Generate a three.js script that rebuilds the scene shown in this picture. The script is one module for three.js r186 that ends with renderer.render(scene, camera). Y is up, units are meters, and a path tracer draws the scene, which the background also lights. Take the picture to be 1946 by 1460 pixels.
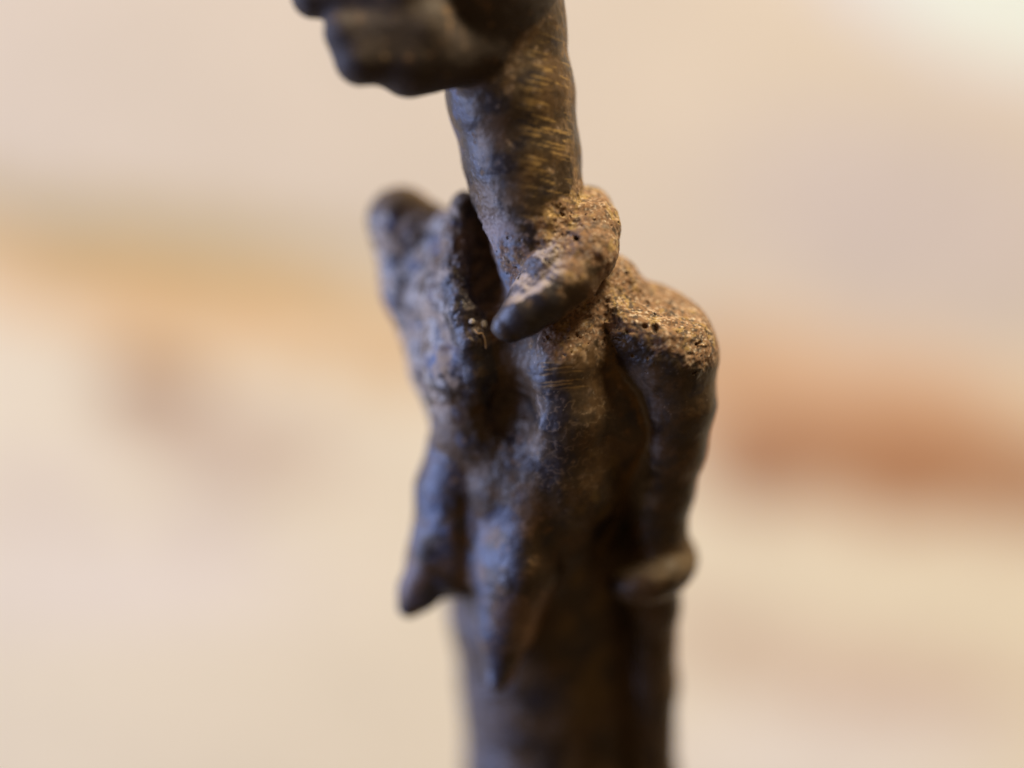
import * as THREE from 'three';
import { ImprovedNoise } from 'three/addons/math/ImprovedNoise.js';
import { RectAreaLightUniformsLib } from 'three/addons/lights/RectAreaLightUniformsLib.js';

// ---------------------------------------------------------------- camera, light, exposure
// The figurine is modelled in units of 0.04 mm (U); the camera stands 250 mm in front of its neck.
const U = 4e-5, DIST = 0.25, DU = DIST / U;
const scene = new THREE.Scene();
const camera = new THREE.PerspectiveCamera(2 * Math.atan(730 * U / DIST) * 180 / Math.PI, 1024 / 768, 0.02, 20);
camera.position.set(0, 0, DIST);
camera.lookAt(0, 0, 0);
camera.focus = DIST - 85 * U;
camera.userData.fStop = 112.4 / 34;                 // an opening 34 mm wide
const renderer = new THREE.WebGLRenderer({ antialias: true });
renderer.setSize(1024, 768);
renderer.toneMapping = THREE.LinearToneMapping;
renderer.toneMappingExposure = 1.09;
renderer.shadowMap.enabled = true;
scene.background = new THREE.Color().setRGB(0.115, 0.072, 0.036);
RectAreaLightUniformsLib.init();
function areaLight(name, color, intensity, w, h, pos, target) {
  const l = new THREE.RectAreaLight(new THREE.Color().setRGB(...color), intensity, w, h);
  l.name = name; l.position.set(...pos); l.lookAt(...target); scene.add(l);
  return l;
}
areaLight('window_light', [0.46, 0.58, 1.0], 7.2, 0.20, 0.36, [-0.36, 0.05, 0.035], [0, 0, 0.01]);
areaLight('ceiling_lamp', [1.0, 0.82, 0.54], 46, 0.20, 0.16, [0.17, 0.46, 0.12], [0.0, -0.02, -0.04]);

// ---------------------------------------------------------------- noise
const perlin = new ImprovedNoise();
const N = (x, y, z) => perlin.noise(x + 51.3, y + 17.7, z + 93.1);
const fbm = (x, y, z, o = 3) => { let s = 0, a = 1; for (let i = 0; i < o; i++) { s += a * N(x, y, z); x = x * 2.03 + 7.1; y = y * 2.03 + 3.3; z = z * 2.03 + 5.7; a *= 0.5; } return s; };
const sm = (a, b, x) => { const t = Math.min(1, Math.max(0, (x - a) / (b - a))); return t * t * (3 - 2 * t); };
const mix = (a, b, t) => a + (b - a) * t;
let seed = 12345;
const rnd = () => { seed = (seed * 1664525 + 1013904223) >>> 0; return seed / 4294967296; };

// ---------------------------------------------------------------- wall behind
{
  const W = 0.62, H = 0.50, TW = 930, TH = 750, Z = -0.080, k = (DIST - Z) / DIST * U;   // k: metres on the wall per unit
  const data = new Uint8Array(TW * TH * 4);
  const s2l = (c) => { c /= 255; return c <= 0.04045 ? c / 12.92 : ((c + 0.055) / 1.055) ** 2.4; };
  const l2s = (c) => 255 * (c <= 0.0031308 ? 12.92 * c : 1.055 * c ** (1 / 2.4) - 0.055);
  // wall colour patches standing in for the blurred background: [x, y, half width, half height, slope, colour, strength]
  const WALL_PATCHES = [
    [1905, 10, 340, 125, 0.25, [236, 243, 255], 1.0],
    [1750, 420, 420, 230, 0.1, [212, 197, 184], 0.75],
    [250, 450, 620, 75, 0.16, [192, 164, 100], 0.8],
    [300, 590, 620, 80, 0.17, [232, 180, 110], 0.82],
    [700, 650, 300, 70, 0.12, [228, 186, 126], 0.75],
    [290, 755, 115, 75, 0.3, [172, 126, 78], 0.9],
    [430, 830, 260, 75, 0.25, [200, 165, 135], 0.65],
    [395, 985, 80, 100, 0.0, [208, 184, 164], 0.6],
    [70, 940, 160, 60, 0.0, [226, 204, 186], 0.5],
    [1330, 690, 200, 80, 0.12, [200, 158, 108], 0.75],
    [1650, 810, 460, 165, 0.12, [224, 172, 124], 0.88],
    [1780, 910, 430, 115, 0.10, [176, 118, 74], 0.85],
    [1430, 890, 120, 70, 0.0, [164, 108, 70], 0.9],
    [1360, 1210, 140, 65, 0.1, [212, 176, 146], 0.6],
    [1700, 1310, 330, 80, 0.1, [220, 184, 156], 0.65],
    [1560, 1450, 400, 110, 0.0, [255, 242, 220], 0.8],
    [250, 1120, 420, 90, 0.0, [250, 234, 212], 0.6],
  ].map(([x, y, w, h, s, c, a]) => [x, y, w, h, s, c.map(s2l), a]);
  const upper = [226, 209, 180].map(s2l), lower = [248, 231, 193].map(s2l);
  for (let j = 0; j < TH; j++) for (let i = 0; i < TW; i++) {
    const wx = (i / TW - 0.5) * W, wy = (j / TH - 0.5) * H;
    const x = wx / k + 973, y = 730 - wy / k;
    const n1 = fbm(x / 160, y / 110, 2.5, 4), n2 = fbm(x / 35, y / 30, 8.5, 3);
    const t = sm(520, 640, y - (x - 973) * 0.1 + n1 * 40);
    const c = [0, 1, 2].map((q) => mix(upper[q], lower[q], t));
    for (const [sx, sy, w, h, s, col, a] of WALL_PATCHES) {
      const dx = (x - sx + n2 * 30) / w, dy = (y - sy - s * (x - sx) + n1 * 40) / h, d = Math.sqrt(dx * dx + dy * dy);
      const m = a * (1 - sm(0.35, 1.38, d));
      if (m > 0) for (let q = 0; q < 3; q++) c[q] = mix(c[q], col[q], m);
    }
    const g = 1 + 0.05 * n1 + 0.08 * n2;
    const o = (j * TW + i) * 4;
    for (let q = 0; q < 3; q++) data[o + q] = Math.min(255, Math.max(0, l2s(c[q] * g * [1.0, 1.11, 1.40][q])));
    data[o + 3] = 255;
  }
  const map = new THREE.DataTexture(data, TW, TH);
  map.colorSpace = THREE.SRGBColorSpace; map.magFilter = THREE.LinearFilter; map.needsUpdate = true;
  const wall = new THREE.Mesh(new THREE.BoxGeometry(W, H, 0.012), new THREE.MeshStandardMaterial({ map, roughness: 0.95 }));
  wall.name = 'wall'; wall.position.set(0, 0, Z - 0.006); wall.receiveShadow = wall.castShadow = true;
  wall.userData = { kind: 'structure', label: 'pale cream plaster wall with ochre and reddish brown band painted in, out of focus', category: 'wall' };
  scene.add(wall);
}

// ---------------------------------------------------------------- the figurine as one cast body, split into its parts
const P = ([x, y, z, r]) => { const f = 1 - z / DU; return [(x - 973) * f, (730 - y) * f, z, r === undefined ? 0 : r * f]; };
function capsule(a, b) {
  const [ax, ay, az, ar] = P(a), [bx, by, bz, br] = P(b), dx = bx - ax, dy = by - ay, dz = bz - az, L = dx * dx + dy * dy + dz * dz;
  const R = Math.max(ar, br);
  return { box: [Math.min(ax, bx) - R, Math.min(ay, by) - R, Math.min(az, bz) - R, Math.max(ax, bx) + R, Math.max(ay, by) + R, Math.max(az, bz) + R],
    f(x, y, z) { x -= ax; y -= ay; z -= az; let h = (x * dx + y * dy + z * dz) / L; h = h < 0 ? 0 : h > 1 ? 1 : h; x -= dx * h; y -= dy * h; z -= dz * h; return Math.sqrt(x * x + y * y + z * z) - ar - (br - ar) * h; } };
}
const chain = (pts) => pts.slice(1).map((p, i) => capsule(pts[i], p));
function ellipsoid(c, [rx, ry, rz], roll = 0) {
  const [cx, cy, cz] = P([...c, 0]), R = Math.max(rx, ry, rz), cr = Math.cos(roll), sr = Math.sin(roll);
  return { box: [cx - R, cy - R, cz - R, cx + R, cy + R, cz + R],
    f(x, y, z) { x -= cx; y -= cy; z -= cz; const u = (x * cr + y * sr), v = (-x * sr + y * cr); const k0 = Math.hypot(u / rx, v / ry, z / rz), k1 = Math.hypot(u / rx / rx, v / ry / ry, z / rz / rz); return k1 < 1e-9 ? -Math.min(rx, ry, rz) : k0 * (k0 - 1) / k1; } };
}
const group = (prims, k) => ({ box: prims.reduce((b, q) => b.map((v, i) => i < 3 ? Math.min(v, q.box[i]) : Math.max(v, q.box[i])), [1e9, 1e9, 1e9, -1e9, -1e9, -1e9]), f(x, y, z) { let e = 1e3; for (const q of prims) e = smin(e, q.f(x, y, z), k); return e; } });
const smin = (a, b, k) => { const h = Math.max(k - Math.abs(a - b), 0) / k; return Math.min(a, b) - h * h * k * 0.25; };
function cut(prim, n, through, k) {                    // a primitive with one flattened side
  const [qx, qy, qz] = P([...through, 0]), l = Math.hypot(...n), [nx, ny, nz] = n.map((v) => v / l);
  return { box: prim.box, f(x, y, z) { return -smin(-prim.f(x, y, z), -((x - qx) * nx + (y - qy) * ny + (z - qz) * nz), k); } };
}

const PARTS = [
  { name: 'head', k: 22, join: 16, prims: [
    ellipsoid([905, -70, 90], [160, 185, 150]),
    ...chain([[560, -70, 150, 60], [740, -60, 150, 90]]),
    ...chain([[598, -10, 210, 46], [760, -15, 208, 70]]),
    ...chain([[660, 62, 228, 46], [800, 48, 206, 64]]),
    ...chain([[686, 112, 222, 52], [820, 92, 188, 68]]),
    ...chain([[778, 122, 190, 64], [905, 85, 120, 72]]),
  ] },
  { name: 'neck', k: 30, join: 14, prims: chain([[945, -160, 50, 105], [956, 40, 40, 114], [970, 180, 30, 117], [992, 300, 25, 107], [1005, 380, 25, 97], [1020, 450, 25, 86], [1040, 540, 30, 78]]) },
  { name: 'necklace', k: 22, join: 10, label: 'thick twisted ring lying tilted around the base of the neck', prims: [
    cut(group(chain([[966, 622, 118, 33], [996, 597, 122, 41], [1034, 568, 122, 44], [1068, 544, 116, 43]]), 14), [-0.46, 0.84, 0.28], [1046, 524, 124], 7),
    ...chain([[1052, 554, 110, 41], [1092, 522, 105, 44], [1122, 484, 88, 45], [1129, 440, 58, 45]]),
    ...chain([[1116, 470, 90, 47], [1124, 430, 50, 46], [1116, 402, -10, 44], [1085, 395, -60, 38], [1010, 395, -100, 30], [925, 398, -90, 30], [886, 398, -60, 28]]),
    ...chain([[884, 392, -40, 27], [868, 450, -22, 25], [868, 520, 0, 25], [880, 590, 18, 27], [897, 650, 22, 28], [915, 710, 14, 26], [935, 780, -10, 20]]),
    ...chain([[1072, 430, 45, 50], [1050, 510, 90, 45], [1010, 560, 100, 40]]),
  ] },
  { name: 'torso', k: 36, join: 22, prims: [
    ellipsoid([1010, 650, -80], [135, 145, 130]),
    ...chain([[1075, 570, 20, 68], [1072, 690, 30, 68], [1085, 790, 0, 82], [1072, 900, -62, 106], [1050, 1080, -195, 100]]),
    ...chain([[945, 720, -90, 95], [980, 900, -110, 120]]),
    ...chain([[1060, 900, -190, 150], [1042, 1150, -325, 184], [1064, 1300, -380, 184], [1078, 1460, -435, 190], [1085, 1700, -525, 198]]),
    ...chain([[1150, 560, -20, 78], [1120, 640, 0, 70]]),
    ...chain([[862, 440, -100, 44], [862, 560, -60, 58], [882, 700, -50, 68], [895, 820, -80, 75]]),
    ...chain([[915, 425, -112, 46], [945, 610, -78, 80]]),
    ...chain([[1165, 660, -22, 66], [1182, 800, -48, 76], [1178, 900, -150, 66], [1160, 1120, -290, 76]]),
    ...chain([[885, 880, -150, 66], [892, 1085, -165, 44]]),
  ] },
  { name: 'arm', k: 30, join: 12, prims: [
    ...chain([[757, 417, -170, 57], [786, 545, -165, 58], [832, 700, -150, 48], [868, 815, -140, 44]]),
    ...chain([[765, 420, -170, 56], [842, 446, -150, 46]]),
    ...chain([[820, 450, -140, 46], [835, 560, -115, 46], [850, 660, -95, 44]]),
  ] },
  { name: 'breast', k: 22, join: 12, prims: [
    ...chain([[880, 800, -110, 56], [858, 930, -120, 66], [826, 1060, -128, 50], [795, 1125, -130, 37], [776, 1154, -130, 20]]),
    ...chain([[873, 880, -88, 54], [868, 1000, -102, 50], [862, 1090, -118, 40]]),
    ...chain([[812, 1108, -140, 26], [890, 1112, -150, 26]]),
  ] },
  { name: 'breast', k: 22, join: 26, prims: [
    cut(group(chain([[1000, 800, -90, 82], [992, 930, -72, 104], [980, 1070, -76, 90], [962, 1190, -92, 57], [949, 1276, -104, 27], [946, 1297, -94, 18]]), 12), [-0.66, 0, 0.75], [928, 1050, -26], 26),
  ] },
  { name: 'arm', k: 26, join: 13, prims: [
    cut(ellipsoid([1245, 640, 5], [131, 102, 112], -0.75), [0.25, 0.80, 0.52], [1260, 607, 80], 7),
    ...chain([[1278, 690, 20, 84], [1290, 765, 5, 67], [1280, 850, -30, 59], [1261, 930, -65, 55], [1252, 1010, -100, 50]]),
    ...chain([[1252, 1010, -100, 48], [1243, 1150, -165, 46], [1240, 1300, -245, 46], [1238, 1480, -335, 48], [1238, 1700, -450, 50]]),
  ] },
  { name: 'bracelet', k: 14, join: 32, label: 'rounded ring cast around the wrist of the arm', prims: chain(Array.from({ length: 17 }, (_, i) => { const a = i / 16 * Math.PI * 2; return [1234 + 50 * Math.cos(a) + 4, 1080 + 26 * Math.sin(a) - 16 * Math.cos(a), -125 + 52 * Math.sin(a), 36]; })) },
];
// hollows: [primitive, softness]
const HOLLOWS = [
  [capsule([908, 420, 20, 24], [932, 600, 70, 30]), 12],
  [capsule([902, 400, -20, 20], [922, 560, 20, 30]), 12],
  [capsule([940, 680, 90, 36], [958, 790, 62, 44]), 30],
  [ellipsoid([962, 790, 40], [50, 56, 58]), 30],
  [capsule([1190, 1180, -150, 12], [1185, 1700, -370, 16]), 14],
  [capsule([880, 950, -35, 8], [884, 1100, -60, 12]), 12],
  [ellipsoid([1216, 570, 92], [16, 15, 24]), 5],
  [ellipsoid([1200, 560, 92], [10, 8, 18]), 4],
  [ellipsoid([1246, 622, 112], [9, 13, 18]), 4],
  [ellipsoid([1226, 620, 112], [7, 7, 12]), 3],
  [ellipsoid([1062, 503, 184], [6, 5, 10]), 2],
  [ellipsoid([1092, 413, 118], [5, 6, 8]), 2],
  [ellipsoid([1098, 455, 128], [10, 9, 14]), 4],
  [ellipsoid([1108, 462, 128], [7, 9, 12]), 3],
  [ellipsoid([1300, 590, 80], [6, 8, 14]), 3],
];
for (const p of PARTS) { p.box = [1e9, 1e9, 1e9, -1e9, -1e9, -1e9]; for (const q of p.prims) for (let i = 0; i < 3; i++) { p.box[i] = Math.min(p.box[i], q.box[i]); p.box[i + 3] = Math.max(p.box[i + 3], q.box[i + 3]); } }
const boxDist = (b, x, y, z) => { const dx = Math.max(b[0] - x, x - b[3], 0), dy = Math.max(b[1] - y, y - b[4], 0), dz = Math.max(b[2] - z, z - b[5], 0); return dx || dy || dz ? Math.sqrt(dx * dx + dy * dy + dz * dz) : 0; };
let part = 0;
function body(x, y, z) {
  let d = 1e3, best = 1e9; part = 3;
  for (let i = 0; i < PARTS.length; i++) {
    const p = PARTS[i], far = boxDist(p.box, x, y, z);
    let e = 1e3;
    if (far > 45) e = far;
    else for (const q of p.prims) { const g = boxDist(q.box, x, y, z); e = g > 50 ? Math.min(e, g) : smin(e, q.f(x, y, z), p.k); }
    if (e < best) { best = e; part = i; }
    d = smin(d, e, p.join);
  }
  for (const [q, k] of HOLLOWS) { if (boxDist(q.box, x, y, z) < 30) d = -smin(-d, q.f(x, y, z), k); }
  return d;
}
// crusts of earth left on the casting: [x, y, z, radius, strength]
const CRUST = [[1235, 575, 80, 95, 1], [1310, 650, 90, 60, 0.9], [1190, 600, 90, 70, 1], [1120, 590, 90, 50, 0.9], [1070, 635, 90, 50, 0.8], [1085, 440, 110, 62, 1], [1130, 400, 60, 60, 1], [1060, 500, 150, 50, 0.7],
  [1140, 470, 120, 45, 0.8], [1000, 530, 130, 30, 0.4], [1240, 640, 110, 60, 0.8], [790, 385, -190, 50, 0.7], [920, 620, 60, 45, 0.7], [1170, 500, 30, 60, 1], [975, 500, 110, 60, 0.45], [1320, 678, 90, 38, 0.9], [908, 500, -20, 70, 0.9], [915, 600, 10, 50, 0.9]].map(([x, y, z, r, s]) => [...P([x, y, z, r]), s]);
function crust(x, y, z) { let m = 0; for (const [cx, cy, cz, r, s] of CRUST) { const d2 = ((x - cx) ** 2 + (y - cy) ** 2 + (z - cz) ** 2) / (r * r); if (d2 < 3) m = Math.max(m, s * Math.exp(-d2 * d2 * 0.8)); } return m; }
function field(x, y, z) {
  let d = body(x, y, z);
  if (d > 26 || d < -26) return d;
  const m = crust(x, y, z);
  d += (part === 3 && x > -60 ? 2.6 : 1.3) * N(x / 46, y / 46, z / 46) + 0.8 * N(x / 17, y / 17, z / 17) + 0.22 * N(x / 7, y / 7, z / 7);
  if (m > 0.02) {
    const lump = N(x / 21, y / 21, z / 21), pore = N(x / 11 + 40, y / 11, z / 11);
    d += m * (-2 - 5.5 * lump - 2.2 * N(x / 9, y / 9, z / 9 + 30) - 1.2 * N(x / 5, y / 5, z / 5) + 11 * sm(0.46, 0.68, pore));
  }
  if (part === 4 || (part === 3 && x < -60)) d += 1.5 * N(x / 30, y / 38, z / 30) * sm(-230, -190, x);
  const rim = Math.exp(-(((x + 85) / 42) ** 2) - (((y - 240) / 110) ** 2)); if (rim > 0.05) d += rim * (5.5 * N(x / 15, y / 19, z / 15) + 3 * N(x / 7, y / 7, z / 7));
  const pit = Math.exp(-(((x + 12) / 60) ** 2) - (((y + 50) / 80) ** 2)); if (z > -20 && pit > 0.05) d += pit * 6 * N(x / 20, y / 20, z / 20);
  return d;
}

// dual mesh over the blocks that the surface passes through
function meshBody() {
  const h = 2.6, B = 8, S = h * B, lo = [-430, -900, -720], n = [42, 86, 52];
  const NX = n[0] * B, NY = n[1] * B;
  const cells = new Map(), V = [], masks = [], ids = [], M = B + 1, val = new Float32Array(M * M * M);
  for (let bk = 0; bk < n[2]; bk++) for (let bj = 0; bj < n[1]; bj++) for (let bi = 0; bi < n[0]; bi++) {
    const ox = lo[0] + bi * S, oy = lo[1] + bj * S, oz = lo[2] + bk * S;
    if (Math.abs(body(ox + S / 2, oy + S / 2, oz + S / 2)) > S * 0.87 + 20) continue;
    let pos = 0;
    for (let k = 0, o = 0; k < M; k++) for (let j = 0; j < M; j++) for (let i = 0; i < M; i++, o++) { const v = field(ox + i * h, oy + j * h, oz + k * h); val[o] = v; if (v > 0) pos++; }
    if (pos === 0 || pos === M * M * M) continue;
    for (let k = 0; k < B; k++) for (let j = 0; j < B; j++) for (let i = 0; i < B; i++) {
      let mask = 0; const c = [];
      for (let q = 0; q < 8; q++) { const v = val[((k + (q >> 2)) * M + j + ((q >> 1) & 1)) * M + i + (q & 1)]; c.push(v); if (v > 0) mask |= 1 << q; }
      if (mask === 0 || mask === 255) continue;
      let sx = 0, sy = 0, sz = 0, cnt = 0;
      for (let a = 0; a < 8; a++) for (const bit of [1, 2, 4]) { const b = a | bit; if (b === a || ((mask >> a) & 1) === ((mask >> b) & 1)) continue; const t = c[a] / (c[a] - c[b]); sx += (a & 1) + (bit === 1 ? t : 0); sy += ((a >> 1) & 1) + (bit === 2 ? t : 0); sz += (a >> 2) + (bit === 4 ? t : 0); cnt++; }
      const gi = bi * B + i, gj = bj * B + j, gk = bk * B + k, id = (gk * NY + gj) * NX + gi;
      cells.set(id, V.length / 3); ids.push(id); masks.push(mask);
      V.push(ox + (i + sx / cnt) * h, oy + (j + sy / cnt) * h, oz + (k + sz / cnt) * h);
    }
  }
  const nv = masks.length, F = PARTS.map(() => []), lab = new Uint8Array(nv), nor = new Float32Array(nv * 3);
  for (let v = 0; v < nv; v++) {
    const x = V[v * 3], y = V[v * 3 + 1], z = V[v * 3 + 2], e = 1.6;
    let gx = field(x + e, y, z) - field(x - e, y, z), gy = field(x, y + e, z) - field(x, y - e, z), gz = field(x, y, z + e) - field(x, y, z - e);
    const l = Math.hypot(gx, gy, gz) || 1; nor[v * 3] = gx / l; nor[v * 3 + 1] = gy / l; nor[v * 3 + 2] = gz / l;
    body(x, y, z); lab[v] = part;
  }
  const step = [1, NX, NX * NY];
  for (let v = 0; v < nv; v++) for (let ax = 0; ax < 3; ax++) {
    const m = masks[v], s0 = m & 1, s1 = (m >> (1 << ax)) & 1;
    if (s0 === s1) continue;
    const a = step[(ax + 1) % 3], b = step[(ax + 2) % 3], id = ids[v];
    const q = [cells.get(id), cells.get(id - a), cells.get(id - a - b), cells.get(id - b)];
    if (q.some((t) => t === undefined)) continue;
    if (s0) q.reverse();                                   // outside at the lower end: turn the face round
    F[lab[v]].push(q[0], q[1], q[2], q[0], q[2], q[3]);
  }
  return { V, nor, lab, F, nv };
}

// ---------------------------------------------------------------- colour of the old bronze
function look(x, y, z, nx, ny, nz, p) {
  const f = 1 - z / DU, X = x / f + 973, Y = 730 - y / f;     // position on the figurine in its own front view
  const big = fbm(x / 70, y / 70, z / 70, 3), mid = fbm(x / 24 + 9, y / 24, z / 24, 3), fine = fbm(x / 8, y / 8 + 5, z / 8, 2);
  let c = [0.056, 0.034, 0.017], rough = 0.45, metal = 0.35;
  const to = (col, t, r, m) => { if (t <= 0) return; t = Math.min(1, t); for (let i = 0; i < 3; i++) c[i] = mix(c[i], col[i], t); rough = mix(rough, r, t); metal = mix(metal, m, t); };
  to([0.100, 0.054, 0.020], sm(-0.15, 0.4, big + 0.3 * mid), 0.5, 0.3);              // brown metal
  to([0.026, 0.019, 0.023], sm(0.1, 0.5, -big + 0.4 * mid - 0.3 * nx), 0.40, 0.35);             // violet black skin
  to([0.020, 0.013, 0.008], 0.7 * sm(0.15, 0.6, mid), 0.55, 0.2);
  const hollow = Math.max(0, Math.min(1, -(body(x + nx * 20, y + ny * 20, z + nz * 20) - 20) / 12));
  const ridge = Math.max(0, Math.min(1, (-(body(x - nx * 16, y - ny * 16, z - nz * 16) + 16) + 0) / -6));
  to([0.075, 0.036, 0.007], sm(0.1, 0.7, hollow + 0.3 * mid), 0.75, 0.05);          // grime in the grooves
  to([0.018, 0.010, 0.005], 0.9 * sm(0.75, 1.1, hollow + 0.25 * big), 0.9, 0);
  // grey patina on far shoulder and chest side, with window light painted in
  const grey = sm(900, 840, X + 40 * mid) * sm(330, 420, Y) * sm(860, 720, Y) + 0.75 * Math.exp(-(((X - 955) / 28) ** 2) - (((Y - 465) / 70) ** 2)) * (X < 1000 ? 1 : 0);
  to([0.50, 0.46, 0.41], grey * sm(-0.1, 0.4, mid + 0.4 * fine), 0.6, 0.1);
  to([0.045, 0.075, 0.17], 0.75 * sm(0.1, 0.5, fbm(x / 55 + 80, y / 55, z / 55, 3)) * sm(900, 840, X), 0.5, 0.1);  // blue window sheen painted into the colour of the left side
  to([0.50, 0.38, 0.27], 0.85 * grey * sm(0.0, 0.4, fbm(x / 34 + 60, y / 34, z / 34, 3)), 0.8, 0.0);
  if (p === 0) to([0.026, 0.012, 0.005], 0.95, 0.78, 0.0);
  if ((p === 3 || p === 7) && X > 1110 && X < 1235) to([0.17, 0.088, 0.014], 0.9 * sm(640, 690, Y) * sm(1010, 900, Y) * sm(0.35, 0.7, hollow + 0.25 * mid), 0.75, 0.05);
  if (p === 5 || p === 6) to([0.042, 0.050, 0.092], 0.85 * sm(-0.25, 0.2, fbm(x / 60 + 44, y / 60, z / 60, 3)) * sm(1010, 960, X), 0.45, 0.1);  // bluish patina with blue-violet sheen painted in on the left faces
  if (p === 6) to([0.34, 0.175, 0.075], 0.6 * sm(0.4, 0.8, nx + 0.3 * mid) * sm(1080, 1220, Y), 0.6, 0.2);  // warm light along the right rim, painted as orange brown
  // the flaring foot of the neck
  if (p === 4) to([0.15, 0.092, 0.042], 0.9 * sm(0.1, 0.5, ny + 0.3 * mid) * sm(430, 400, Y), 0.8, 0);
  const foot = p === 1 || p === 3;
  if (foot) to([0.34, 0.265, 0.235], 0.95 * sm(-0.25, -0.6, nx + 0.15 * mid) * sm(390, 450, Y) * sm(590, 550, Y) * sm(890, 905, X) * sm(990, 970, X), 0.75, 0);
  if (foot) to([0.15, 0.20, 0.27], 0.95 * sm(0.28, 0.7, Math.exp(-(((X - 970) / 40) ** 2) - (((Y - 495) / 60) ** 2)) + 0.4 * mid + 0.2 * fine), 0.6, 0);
  // earth
  const tongue = p === 2 ? sm(1080, 1050, X + 14 * mid) * sm(0.72, 0.5, ny) * sm(430, 500, Y) : 0;
  const m = crust(x, y, z), e = sm(0.12, 0.55, m + 0.45 * mid + 0.12 * fine + 0.1 * ny) * (1 - 0.85 * tongue) * (p === 7 ? sm(14, -10, Y - 618 - (X - 1150) * 0.42 + 26 * mid) : 1) + (p === 7 ? 0.7 * sm(10, -25, Y - 618 - (X - 1150) * 0.42 + 26 * mid) * sm(-0.6, 0.2, ny) : 0);
  to([0.026, 0.021, 0.026], tongue * sm(-0.3, 0.1, 0.2 - mid), 0.42, 0.3);
  to([0.20, 0.105, 0.048], e, 0.9, 0);
  to([0.29, 0.185, 0.062], e * sm(0.0, 0.5, fbm(x / 30 + 20, y / 30, z / 30, 3)) * (X > 1060 && Y < 480 ? 1.2 : 0.6), 0.9, 0);
  to([0.38, 0.255, 0.17], e * 0.7 * sm(0.28, 0.62, fbm(x / 13, y / 13, z / 13 + 70, 2)), 0.75, 0.05);
  to([0.060, 0.035, 0.022], e * 0.8 * sm(0.15, 0.5, -fbm(x / 11 + 33, y / 11, z / 11, 2)), 0.9, 0);
  const speck = fbm(x / 6.5, y / 6.5, z / 6.5 + 9, 2);
  to([0.42, 0.33, 0.25], e * 0.7 * sm(0.3, 0.6, speck), 0.7, 0.1);
  to([0.055, 0.032, 0.018], e * 0.7 * sm(0.25, 0.55, -speck), 0.9, 0);
  if (p === 3 && Y < 650) to(mid > 0.0 ? [0.17, 0.090, 0.032] : [0.055, 0.030, 0.011], sm(862, 880, X + 10 * mid) * sm(962, 945, X) * sm(640, 600, Y) * sm(30, -10, z) * 0.9, 0.9, 0);
  if (p === 2) to([0.070, 0.041, 0.025], 0.85 * sm(1095, 1060, X) * sm(0.5, 0.7, ny) * sm(-0.6, 0.0, 0.1 - speck), 0.9, 0);
  // pale rubbed crest of the necklace
  if (p === 2) to([0.40, 0.34, 0.32], 0.85 * sm(0.42, 0.56, ny + 0.12 * mid) * sm(0.84, 0.72, ny + 0.12 * mid) * sm(1085, 1050, X) * sm(955, 985, X) * sm(430, 480, Y), 0.5, 0.2);
  // gilded scratches across the neck and the breastbone
  if (p === 1) {
    const band = sm(975, 1030, X) * sm(1100, 1060, X) * sm(20, 170, Y) * sm(470, 400, Y);
    const s = N(x / 70, (y + 0.22 * x) / 5.2, z / 70 + 4) + 0.5 * N(x / 22, y / 9, z / 22) + 0.35 * N(x / 60, y / 50, 3.3);
    to([0.42, 0.27, 0.10], band * 0.85 * sm(0.12, 0.5, s), 0.5, 0.5);
    const rim = sm(1050, 1085, X) * sm(420, 330, Y);
    to([0.22, 0.14, 0.075], 0.6 * rim * sm(-0.1, 0.4, mid), 0.55, 0.4);
  }
  if (p === 3 || p === 6) {
    const sc = sm(1020, 1040, X) * sm(1125, 1100, X) * sm(680, 692, Y) * sm(745, 730, Y);
    to([0.34, 0.21, 0.08], 0.8 * sc * sm(0.1, 0.4, N(x / 60, (y - 0.1 * x) / 4.5, 2.2)), 0.5, 0.5);
    const curl = 1 - sm(0.0, 0.10, Math.abs(fbm(x / 26, y / 26, z / 26 + 11, 2)));
    to([0.22, 0.15, 0.09], 0.6 * curl * sm(990, 1020, X) * sm(1180, 1140, X) * sm(730, 760, Y) * sm(1000, 900, Y), 0.55, 0.4);
    to([0.14, 0.085, 0.022], 0.8 * sm(0.0, 0.45, fbm(x / 50, y / 80, z / 50 + 31, 3)) * sm(1040, 1090, X) * sm(800, 900, Y), 0.65, 0.2);
  }
  if (p === 7) to([0.24, 0.215, 0.20], 0.8 * sm(1256, 1222, X + 25 * mid) * sm(680, 740, Y) * sm(1010, 960, Y), 0.45, 0.3);  // grey patina carrying a painted highlight down the left edge of the arm
  if (p === 3) to([0.12, 0.105, 0.125], 0.75 * sm(-0.3, 0.2, mid) * sm(1000, 940, X) * sm(1130, 1200, Y), 0.5, 0.15);  // lit left strip of the column, put into the colour as violet grey
  if (p === 7) to([0.105, 0.075, 0.060], 0.7 * sm(1100, 1180, Y) * sm(-0.4, 0.2, mid), 0.5, 0.25);
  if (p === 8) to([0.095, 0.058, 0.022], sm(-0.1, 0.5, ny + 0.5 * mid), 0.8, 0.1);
  // rubbed edges of the hanging forms
  if (p === 5 || p === 6) to([0.24, 0.145, 0.085], 0.5 * sm(0.15, 0.5, big + 0.5 * fine) * sm(900, 1050, Y), 0.5, 0.35);
  // bright metal grains
  const g = N(x / 3.4, y / 3.4, z / 3.4 + 17);
  to([0.55, 0.46, 0.36], (0.25 + 0.6 * e) * sm(0.52, 0.72, g), 0.4, 0.5);
  const t = 1 + 0.22 * fine;
  return [c[0] * t, c[1] * t, c[2] * t, rough + 0.05 * fine, metal];
}
const LUT = 64, lut = new Uint8Array(LUT * LUT * 4);
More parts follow.
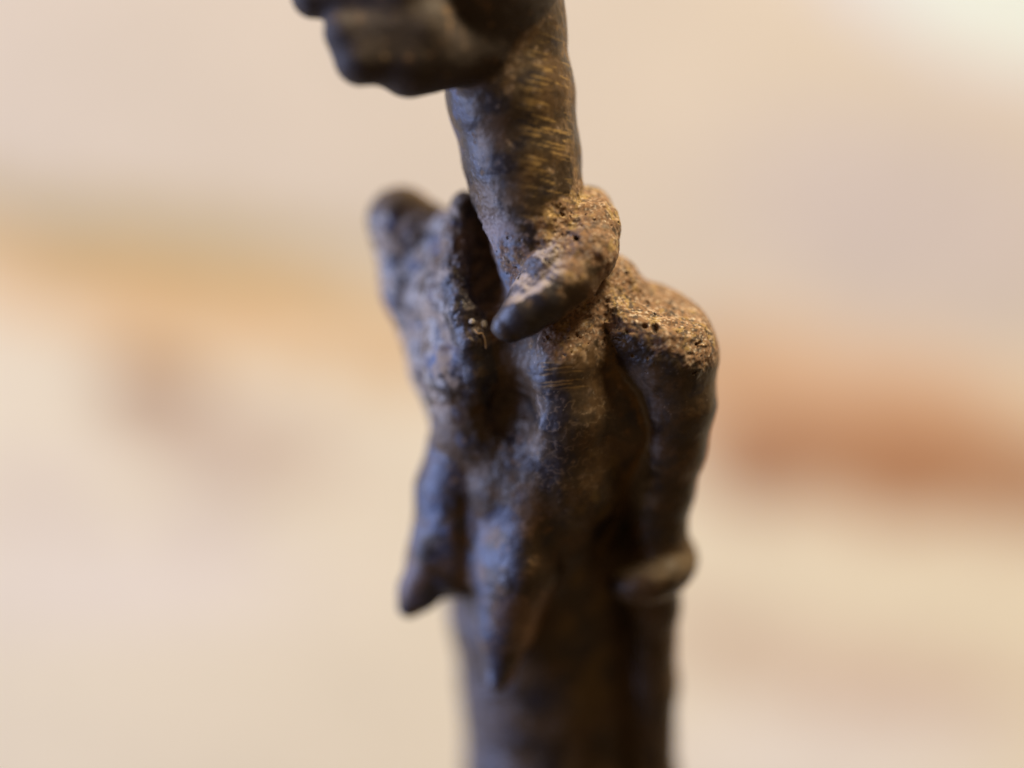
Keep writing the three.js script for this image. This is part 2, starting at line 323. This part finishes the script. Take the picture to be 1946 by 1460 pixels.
for (let j = 0; j < LUT; j++) for (let i = 0; i < LUT; i++) lut.set([255, Math.round(255 * (i + 0.5) / LUT), Math.round(255 * (j + 0.5) / LUT), 255], (j * LUT + i) * 4);
const surfaceMap = new THREE.DataTexture(lut, LUT, LUT); surfaceMap.magFilter = THREE.LinearFilter; surfaceMap.needsUpdate = true;
const bronze = new THREE.MeshPhysicalMaterial({ vertexColors: true, ior: 1.75, roughness: 1, metalness: 1, roughnessMap: surfaceMap, metalnessMap: surfaceMap });

const figurine = new THREE.Group();
figurine.name = 'bronze_figurine';
const baseAt = [1090, 2260, -590], bp = P(baseAt).map((v) => v * U);
figurine.position.set(bp[0], bp[1], bp[2]);
figurine.userData = { label: 'old dark bronze figurine with long neck, tilted neck ring and two pointed breasts', category: 'figurine' };
scene.add(figurine);
{
  const { V, nor, lab, F, nv } = meshBody();
  const extra = new Float32Array(nv * 5);
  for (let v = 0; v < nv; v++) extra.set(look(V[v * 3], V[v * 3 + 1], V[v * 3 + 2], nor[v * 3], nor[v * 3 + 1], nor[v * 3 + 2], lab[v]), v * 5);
  let tris = 0;
  PARTS.forEach((p, i) => {
    const idx = F[i], remap = new Map(), pos = [], nn = [], col = [], uv = [], out = [];
    for (const v of idx) {
      let r = remap.get(v);
      if (r === undefined) {
        r = remap.size; remap.set(v, r);
        pos.push(V[v * 3] * U - bp[0], V[v * 3 + 1] * U - bp[1], V[v * 3 + 2] * U - bp[2]);
        nn.push(nor[v * 3], nor[v * 3 + 1], nor[v * 3 + 2]);
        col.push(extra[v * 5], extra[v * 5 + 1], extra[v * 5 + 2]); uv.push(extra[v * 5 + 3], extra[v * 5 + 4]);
      }
      out.push(r);
    }
    const g = new THREE.BufferGeometry();
    g.setAttribute('position', new THREE.Float32BufferAttribute(pos, 3)); g.setAttribute('normal', new THREE.Float32BufferAttribute(nn, 3));
    g.setAttribute('color', new THREE.Float32BufferAttribute(col, 3)); g.setAttribute('uv', new THREE.Float32BufferAttribute(uv, 2)); g.setIndex(out);
    const mesh = new THREE.Mesh(g, bronze); mesh.name = p.name; mesh.castShadow = mesh.receiveShadow = true;
    if (p.label) mesh.userData.label = p.label;
    figurine.add(mesh); tris += out.length / 3;
  });
  console.log('vertices', nv, 'triangles', tris);
}

// ---------------------------------------------------------------- crumbs and a fibre caught in the hollow behind the neck ring
function frontAt(X, Y) {                               // the surface met by looking at this spot from the front
  let z = 260;
  for (let i = 0; i < 200; i++) { const f = 1 - z / DU, d = field((X - 973) * f, (730 - Y) * f, z); if (d < 0.5) break; z -= Math.max(0.5, d * 0.6); }
  return z;
}
const inFigurine = (X, Y, z) => { const [x, y, w] = P([X, Y, z, 0]); return new THREE.Vector3(x * U - bp[0], y * U - bp[1], w * U - bp[2]); };
{
  const pale = new THREE.MeshStandardMaterial({ color: new THREE.Color().setRGB(0.62, 0.54, 0.43), roughness: 0.8 });
  const straw = new THREE.MeshStandardMaterial({ color: new THREE.Color().setRGB(0.40, 0.26, 0.14), roughness: 0.8 });
  const geometry = new THREE.IcosahedronGeometry(1, 3), q = geometry.attributes.position;
  for (let i = 0; i < q.count; i++) { const t = 1 + 0.3 * N(q.getX(i) * 1.6, q.getY(i) * 1.6, q.getZ(i) * 1.6); q.setXYZ(i, q.getX(i) * t, q.getY(i) * t, q.getZ(i) * t); }
  geometry.computeVertexNormals();
  let count = 0;
  for (const [X, Y, w, h] of [[897, 611, 6, 5], [919, 616, 6, 7]]) {
    const m = new THREE.Mesh(geometry, pale); m.name = count ? 'crumb_' + String(count).padStart(3, '0') : 'crumb'; count++;
    m.position.copy(inFigurine(X, Y, frontAt(X, Y) + 3)); m.scale.set(w * U, h * U, 5 * U); m.rotation.z = rnd() * 3;
    m.castShadow = m.receiveShadow = true; figurine.add(m);
  }
  const pts = [[901, 626], [908, 634], [916, 634], [920, 642], [923, 662]].map(([X, Y]) => inFigurine(X, Y, frontAt(X, Y) + 5));
  const fibre = new THREE.Mesh(new THREE.TubeGeometry(new THREE.CatmullRomCurve3(pts), 40, 1.7 * U, 8), straw);
  fibre.name = 'fibre'; fibre.userData.label = 'short straw coloured fibre caught in the hollow'; fibre.castShadow = fibre.receiveShadow = true; figurine.add(fibre);
}
renderer.render(scene, camera);
